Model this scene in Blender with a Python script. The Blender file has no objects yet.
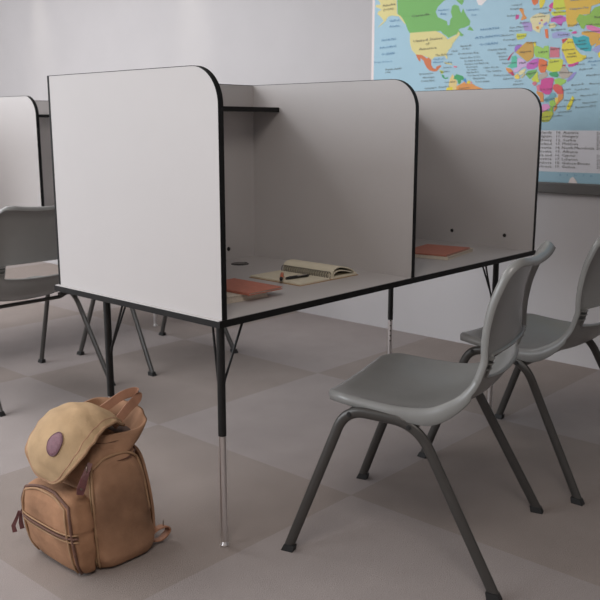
import bpy, bmesh, math, random
import numpy as np
from mathutils import Vector, Matrix
from mathutils.geometry import tessellate_polygon
random.seed(4)
C = bpy.context.scene.collection
SC = bpy.context.scene

# ---------------------------------------------------------------- camera, light, exposure
cd = bpy.data.cameras.new('camera'); cam = bpy.data.objects.new('camera', cd); C.objects.link(cam)
cam.location = (-1.43, -1.5618, 1.1364)
cam.rotation_euler = (math.pi/2 - 0.2024, 0, 0.7361 - math.pi/2)
cd.sensor_width = 36; cd.lens = 50.749; cd.clip_start = .05; cd.clip_end = 60
cd.dof.use_dof = True; cd.dof.focus_distance = 2.35; cd.dof.aperture_fstop = 9
SC.camera = cam
w = bpy.data.worlds.new('world'); SC.world = w; w.use_nodes = True
w.node_tree.nodes['Background'].inputs[0].default_value = (.75, .8, .9, 1)
w.node_tree.nodes['Background'].inputs[1].default_value = .3
def area(name, loc, rot, sx, sy, power, col):
    l = bpy.data.lights.new(name, 'AREA'); l.shape = 'RECTANGLE'; l.size = sx; l.size_y = sy
    l.energy = power; l.color = col
    o = bpy.data.objects.new(name, l); C.objects.link(o); o.location = loc; o.rotation_euler = rot
    return o
HP = math.pi/2
area('window_daylight', (-4.0, 3.2, 1.75), (0, -HP, 0), 1.9, 5.0, 66, (.90, .95, 1))
area('ceiling_lamp', (-.6, 3.6, 2.84), (0, 0, 0), 3.4, 3.2, 50, (.97, .96, .97))
area('ceiling_lamp_near', (-1.6, -1.4, 2.84), (0, 0, 0), 1.2, 1.2, 15, (1, .93, .87))
def spot(name, loc, power, col):
    l = bpy.data.lights.new(name, 'SPOT'); l.energy = power; l.color = col; l.spot_size = .5; l.spot_blend = 1; l.shadow_soft_size = .04
    o = bpy.data.objects.new(name, l); C.objects.link(o); o.location = loc; return o
for yy in (4.72, 2.87):
    spot('wall_washer', (2.27, yy, 2.83), 16, (1, .95, .82))
SC.view_settings.view_transform = 'Standard'; SC.view_settings.look = 'None'
SC.view_settings.gamma = 1; SC.view_settings.use_curve_mapping = False
SC.view_settings.exposure = 1.41
SC.cycles.use_denoising = True

# ---------------------------------------------------------------- materials
def lin(c):
    return tuple(((v/255)/12.92 if v/255 <= .04045 else ((v/255+.055)/1.055)**2.4) for v in c)
def mat(name, col, rough=.5, metal=0, noise=0, scale=60, bump=0, bscale=300, coat=0, spec=.5, distort=0):
    m = bpy.data.materials.new(name); m.use_nodes = True; nt = m.node_tree; b = nt.nodes['Principled BSDF']
    b.inputs['Base Color'].default_value = (*col, 1); b.inputs['Roughness'].default_value = rough
    b.inputs['Metallic'].default_value = metal; b.inputs['Coat Weight'].default_value = coat
    b.inputs['Specular IOR Level'].default_value = spec
    tc = nt.nodes.new('ShaderNodeTexCoord')
    if noise:
        n = nt.nodes.new('ShaderNodeTexNoise'); n.inputs['Scale'].default_value = scale; n.inputs['Detail'].default_value = 6
        n.inputs['Distortion'].default_value = distort
        nt.links.new(tc.outputs['Object'], n.inputs['Vector'])
        r = nt.nodes.new('ShaderNodeValToRGB'); r.color_ramp.elements[0].position = .3; r.color_ramp.elements[1].position = .7
        r.color_ramp.elements[0].color = (*[c*(1-noise) for c in col], 1)
        r.color_ramp.elements[1].color = (*[min(1, c*(1+noise)) for c in col], 1)
        nt.links.new(n.outputs['Fac'], r.inputs['Fac']); nt.links.new(r.outputs['Color'], b.inputs['Base Color'])
    if bump:
        n2 = nt.nodes.new('ShaderNodeTexNoise'); n2.inputs['Scale'].default_value = bscale; n2.inputs['Detail'].default_value = 4
        nt.links.new(tc.outputs['Object'], n2.inputs['Vector'])
        bp = nt.nodes.new('ShaderNodeBump'); bp.inputs['Strength'].default_value = bump; bp.inputs['Distance'].default_value = .004
        nt.links.new(n2.outputs['Fac'], bp.inputs['Height']); nt.links.new(bp.outputs['Normal'], b.inputs['Normal'])
    return m
M = {}
M['wall'] = mat('wall_paint', (.50, .482, .486), .9, noise=.02, scale=3, bump=.05, bscale=200)
M['ceiling'] = mat('ceiling_paint', (.7, .68, .66), .9)
M['laminate'] = mat('grey_laminate', (.505, .480, .473), .45, noise=.008, scale=8, spec=.3)
M['band'] = mat('black_edge_banding', (.006, .0055, .0055), .5, spec=.25)
M['black_metal'] = mat('black_powder_coat', (.010, .010, .010), .4, bump=.03, bscale=900, spec=.35)
M['chrome'] = mat('chrome', (.72, .69, .68), .34, metal=1)
M['plastic'] = mat('grey_shell_plastic', (.225, .225, .217), .27, bump=.04, bscale=700, noise=.02, scale=20)
M['frame'] = mat('dark_chair_frame', (.058, .054, .050), .34, metal=.3)
M['foot'] = mat('black_rubber', (.012, .012, .012), .6)
M['red_cover'] = mat('red_orange_cloth_cover', (.50, .175, .12), .6, noise=.06, scale=60, bump=.1, bscale=600)
M['pages'] = mat('cream_page_edges', (.68, .60, .50), .8, noise=.08, scale=200)
M['paper'] = mat('cream_paper', (.70, .64, .50), .85, noise=.03, scale=40)
M['kraft'] = mat('kraft_cover', (.42, .27, .15), .8, noise=.06, scale=50)
M['wire'] = mat('dark_wire', (.05, .05, .05), .35, metal=.7)
M['orange_plastic'] = mat('orange_plastic', (.62, .13, .04), .35)
M['black_plastic'] = mat('black_plastic', (.015, .015, .015), .25)
M['canvas'] = mat('brown_canvas', (.315, .178, .108), .85, noise=.28, scale=9, bump=.35, bscale=90, spec=.2)
M['canvas_light'] = mat('tan_canvas', (.43, .295, .170), .85, noise=.16, scale=12, bump=.3, bscale=80, spec=.2)
M['canvas_edge'] = mat('tan_piping', (.35, .215, .125), .8, noise=.1, scale=40, spec=.2)
M['canvas_orange'] = mat('rust_canvas', (.33, .178, .102), .85, noise=.25, scale=14, bump=.35, bscale=90, spec=.2)
M['strap'] = mat('pinkish_leather_strap', (.36, .18, .11), .7, noise=.15, scale=30, bump=.2, bscale=120)
M['zip'] = mat('dark_brown_zip_tape', (.13, .06, .04), .7, noise=.2, scale=120, bump=.4, bscale=500)
M['leather'] = mat('dark_red_leather', (.13, .045, .045), .5, noise=.2, scale=60, bump=.2, bscale=300)
M['patch'] = mat('purple_leather_patch', (.20, .095, .12), .6, noise=.08, scale=150, bump=.5, bscale=260)
M['patch_rim'] = mat('dark_patch_rim', (.12, .05, .065), .6)
M['lining'] = mat('dark_lining', (.07, .04, .03), .9)
M['brass'] = mat('antique_metal', (.30, .24, .2), .35, metal=1)
M['rail'] = mat('grey_rail', (.115, .11, .105), .45)
M['sheet'] = mat('map_sea_print', lin((160, 196, 212)), .45, noise=.01, scale=10)
M['legend'] = mat('map_legend_ground', lin((222, 222, 228)), .5)
M['margin'] = mat('map_margin', lin((232, 220, 218)), .5)
M['inkk'] = mat('map_ink_black', lin((96, 92, 88)), .6)
M['inkb'] = mat('map_ink_blue', lin((84, 132, 176)), .6)

def carpet():
    m = bpy.data.materials.new('carpet_tiles'); m.use_nodes = True; nt = m.node_tree; N = nt.nodes; L = nt.links
    b = N['Principled BSDF']; b.inputs['Roughness'].default_value = .95; b.inputs['Specular IOR Level'].default_value = .15
    geo = N.new('ShaderNodeNewGeometry')
    mp = N.new('ShaderNodeMapping'); mp.vector_type = 'TEXTURE'
    mp.inputs['Location'].default_value = (.518, -.0135, -.5); mp.inputs['Scale'].default_value = (.944, .96, 1)
    L.new(geo.outputs['Position'], mp.inputs['Vector'])
    ch = N.new('ShaderNodeTexChecker'); ch.inputs['Scale'].default_value = 1
    ch.inputs['Color1'].default_value = (.292, .250, .229, 1); ch.inputs['Color2'].default_value = (.335, .296, .284, 1)
    L.new(mp.outputs['Vector'], ch.inputs['Vector'])
    def noise(scale, det):
        n = N.new('ShaderNodeTexNoise'); n.inputs['Scale'].default_value = scale; n.inputs['Detail'].default_value = det
        L.new(geo.outputs['Position'], n.inputs['Vector']); return n
    fine = noise(420, 3); mid = noise(7, 5)
    mr = N.new('ShaderNodeMapRange'); mr.inputs['From Min'].default_value = .3; mr.inputs['From Max'].default_value = .7
    mr.inputs['To Min'].default_value = .74; mr.inputs['To Max'].default_value = 1.26; L.new(fine.outputs['Fac'], mr.inputs['Value'])
    mr2 = N.new('ShaderNodeMapRange'); mr2.inputs['From Min'].default_value = .3; mr2.inputs['From Max'].default_value = .7
    mr2.inputs['To Min'].default_value = .96; mr2.inputs['To Max'].default_value = 1.04; L.new(mid.outputs['Fac'], mr2.inputs['Value'])
    mu = N.new('ShaderNodeMath'); mu.operation = 'MULTIPLY'; L.new(mr.outputs[0], mu.inputs[0]); L.new(mr2.outputs[0], mu.inputs[1])
    vm = N.new('ShaderNodeVectorMath'); vm.operation = 'SCALE'; L.new(ch.outputs['Color'], vm.inputs[0]); L.new(mu.outputs[0], vm.inputs['Scale'])
    L.new(vm.outputs[0], b.inputs['Base Color'])
    bp = N.new('ShaderNodeBump'); bp.inputs['Strength'].default_value = .5; bp.inputs['Distance'].default_value = .004
    L.new(fine.outputs['Fac'], bp.inputs['Height']); L.new(bp.outputs['Normal'], b.inputs['Normal'])
    return m
M['carpet'] = carpet()

# ---------------------------------------------------------------- helpers
def obj(name, bm, m, parent=None, smooth=False, mats=None):
    me = bpy.data.meshes.new(name); bmesh.ops.recalc_face_normals(bm, faces=bm.faces) if not mats else None
    bm.to_mesh(me); bm.free()
    for x in (mats or [m]): me.materials.append(x)
    if smooth: me.polygons.foreach_set('use_smooth', [True]*len(me.polygons))
    o = bpy.data.objects.new(name, me); C.objects.link(o)
    if parent: o.parent = parent
    return o
def autosmooth(o, ang=35):
    me = o.data; me.polygons.foreach_set('use_smooth', [True]*len(me.polygons))
    bm = bmesh.new(); bm.from_mesh(me)
    for e in bm.edges:
        e.smooth = not (len(e.link_faces) == 2 and e.calc_face_angle(0) > math.radians(ang))
    bm.to_mesh(me); bm.free(); return o
def thing(name, label, cat, loc=(0, 0, 0), rz=0, group=None):
    o = bpy.data.objects.new(name, None); C.objects.link(o); o.empty_display_size = .05
    o.location = loc; o.rotation_euler = (0, 0, rz); o['label'] = label; o['category'] = cat
    if group: o['group'] = group
    return o
def dup(root, loc, rz, label, group=None):
    r = root.copy(); C.objects.link(r); r.location = loc; r.rotation_euler = (0, 0, rz); r['label'] = label
    if group: r['group'] = group
    for ch in list(root.children):
        c = ch.copy(); C.objects.link(c); c.parent = r
        for g in list(ch.children):
            d = g.copy(); C.objects.link(d); d.parent = c
    return r
def box(bm, x0, x1, y0, y1, z0, z1, bev=0):
    r = bmesh.ops.create_cube(bm, size=1, matrix=Matrix.Translation(((x0+x1)/2, (y0+y1)/2, (z0+z1)/2)) @ Matrix.Diagonal((x1-x0, y1-y0, z1-z0, 1)))
    if bev:
        es = list({e for v in r['verts'] for e in v.link_edges})
        bmesh.ops.bevel(bm, geom=es, offset=bev, segments=3, profile=.5, affect='EDGES')
    return bm
def BX(*a, bev=0): return box(bmesh.new(), *a, bev=bev)
def sweep(bm, pts, ra, rb=None, up=(1, 0, 0), seg=14, caps=True, closed=False):
    """tube along pts; ra = radius across 'up', rb = radius along 'up' (both may be lists)"""
    rb = ra if rb is None else rb
    n = len(pts); P_ = [Vector(q) for q in pts]; rings = []
    for i in range(n):
        if closed: t = P_[(i+1) % n]-P_[i-1]
        else: t = P_[min(i+1, n-1)]-P_[max(i-1, 0)]
        t.normalize(); U = Vector(up); U = U-t*U.dot(t)
        if U.length < 1e-4: U = t.orthogonal()
        U.normalize(); V = t.cross(U)
        a = ra[i] if isinstance(ra, (list, tuple)) else ra; b = rb[i] if isinstance(rb, (list, tuple)) else rb
        rings.append([bm.verts.new(P_[i]+V*a*math.cos(2*math.pi*k/seg)+U*b*math.sin(2*math.pi*k/seg)) for k in range(seg)])
    m = n if closed else n-1
    for i in range(m):
        A, B = rings[i], rings[(i+1) % n]
        for k in range(seg): bm.faces.new((A[k], A[(k+1) % seg], B[(k+1) % seg], B[k]))
    if caps and not closed:
        bm.faces.new(rings[0][::-1]); bm.faces.new(rings[-1])
    return bm
def catmull(pts, n=8, closed=False):
    P_ = [np.array(p_, float) for p_ in pts]; out = []; N = len(P_)
    for i in range(N if closed else N-1):
        p0 = P_[i-1] if (closed or i) else 2*P_[0]-P_[1]; p1 = P_[i]; p2 = P_[(i+1) % N]
        p3 = P_[(i+2) % N] if (closed or i+2 < N) else 2*P_[-1]-P_[-2]
        for k in range(n):
            t = k/n; out.append(.5*((2*p1)+(p2-p0)*t+(2*p0-5*p1+4*p2-p3)*t*t+(3*p1-p0-3*p2+p3)*t**3))
    if not closed: out.append(P_[-1])
    return out
def fillet(pts, r, n=8):
    """round the inner corners of a polyline"""
    out = [Vector(pts[0])]
    for i in range(1, len(pts)-1):
        a, b, c = Vector(pts[i-1]), Vector(pts[i]), Vector(pts[i+1]); rr = r[i-1] if isinstance(r, (list, tuple)) else r
        p = b+(a-b).normalized()*rr; q = b+(c-b).normalized()*rr
        for k in range(n+1):
            t = k/n; out.append(p*(1-t)**2+b*2*t*(1-t)+q*t*t)
    out.append(Vector(pts[-1])); return out
def cyl(bm, a, b, r, r2=None, seg=20):
    return sweep(bm, [a, b], [r, r if r2 is None else r2], seg=seg, up=(0, 0, 1) if abs(a[2]-b[2]) < 1e-6 else (1, 0, 0))
def ribbon(bm, pts, wvec, wid, th):
    """strap: pts centre line, wvec width direction(s)"""
    n = len(pts); P_ = [Vector(q) for q in pts]; rings = []
    for i in range(n):
        t = (P_[min(i+1, n-1)]-P_[max(i-1, 0)]).normalized()
        W = Vector(wvec[i] if isinstance(wvec, list) else wvec); W = (W-t*W.dot(t)).normalized(); N_ = t.cross(W)
        ww = wid[i] if isinstance(wid, list) else wid
        pr = [(-1, -.6), (-.96, -1), (.96, -1), (1, -.6), (1, .6), (.96, 1), (-.96, 1), (-1, .6)]
        rings.append([bm.verts.new(P_[i]+W*a*ww/2+N_*b*th/2) for a, b in pr])
    for i in range(n-1):
        for k in range(8): bm.faces.new((rings[i][k], rings[i][(k+1) % 8], rings[i+1][(k+1) % 8], rings[i+1][k]))
    bm.faces.new(rings[0][::-1]); bm.faces.new(rings[-1]); return bm
def struct(name, bm, m):
    o = obj(name, bm, m); o['kind'] = 'structure'; return o

# ---------------------------------------------------------------- the room
X0, X1, Y0, Y1, ZC = -4.2, 2.405, -3.4, 7.6, 2.9
struct('floor', BX(X0, X1, Y0, Y1, -.1, 0), M['carpet'])
struct('wall_right', BX(X1, X1+.12, Y0-.12, Y1+.12, -.1, ZC), M['wall'])
struct('wall_back', BX(X0, X1, Y1, Y1+.12, -.1, ZC), M['wall'])
struct('wall_front', BX(X0, X1, Y0-.12, Y0, -.1, ZC), M['wall'])
struct('ceiling', BX(X0-.12, X1+.12, Y0-.12, Y1+.12, ZC, ZC+.1), M['ceiling'])
b = bmesh.new()
box(b, X0-.12, X0, Y0-.12, Y1+.12, -.1, .8); box(b, X0-.12, X0, Y0-.12, Y1+.12, 2.7, ZC)
box(b, X0-.12, X0, Y0-.12, .7, .8, 2.7); box(b, X0-.12, X0, 5.7, Y1+.12, .8, 2.7)
struct('wall_left', b, M['wall'])
b = bmesh.new()
for y in (.7, 2.35, 4.0, 5.65): box(b, X0-.09, X0-.03, y, y+.05, .8, 2.7)
box(b, X0-.09, X0-.03, .7, 5.7, .8, .85); box(b, X0-.09, X0-.03, .7, 5.7, 2.65, 2.7)
struct('window_1', b, M['ceiling'])

MAP_COLS={'yellow1':(222,210,140),'green':(112,178,88),'white':(236,228,226),'orange':(208,112,62),'orange2':(222,146,68),'orange3':(226,110,50),'pink':(226,110,130),'lime':(190,205,80),'lime2':(206,208,60),'lime3':(140,186,66),'lime4':(158,204,84),'green2':(52,160,96),'tan':(226,200,130),'tan2':(206,190,140),'blue2':(74,140,196),'yellow':(228,208,48),'yellow3':(206,212,56),'yellow4':(236,204,84),'yellow5':(232,220,50),'magenta':(208,62,144),'magenta2':(196,92,184),'purple2':(170,150,206),'purple3':(160,108,200),'cream':(226,214,164),'cream2':(228,216,160),'lavender2':(152,144,210),'lavender3':(160,164,212),'red':(206,64,60),'red2':(222,84,80),'gold':(224,182,56),'gold2':(222,168,62),'gold3':(206,160,62),'pink2':(226,120,176),'pink3':(224,120,140),'pink4':(226,150,200),'teal':(32,168,178),'teal2':(84,192,160),'crimson':(186,40,84),'rose':(210,112,126),'lilac':(206,176,216),'greige':(182,170,156),'steel':(112,168,182),'olive':(190,196,62)}
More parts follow.
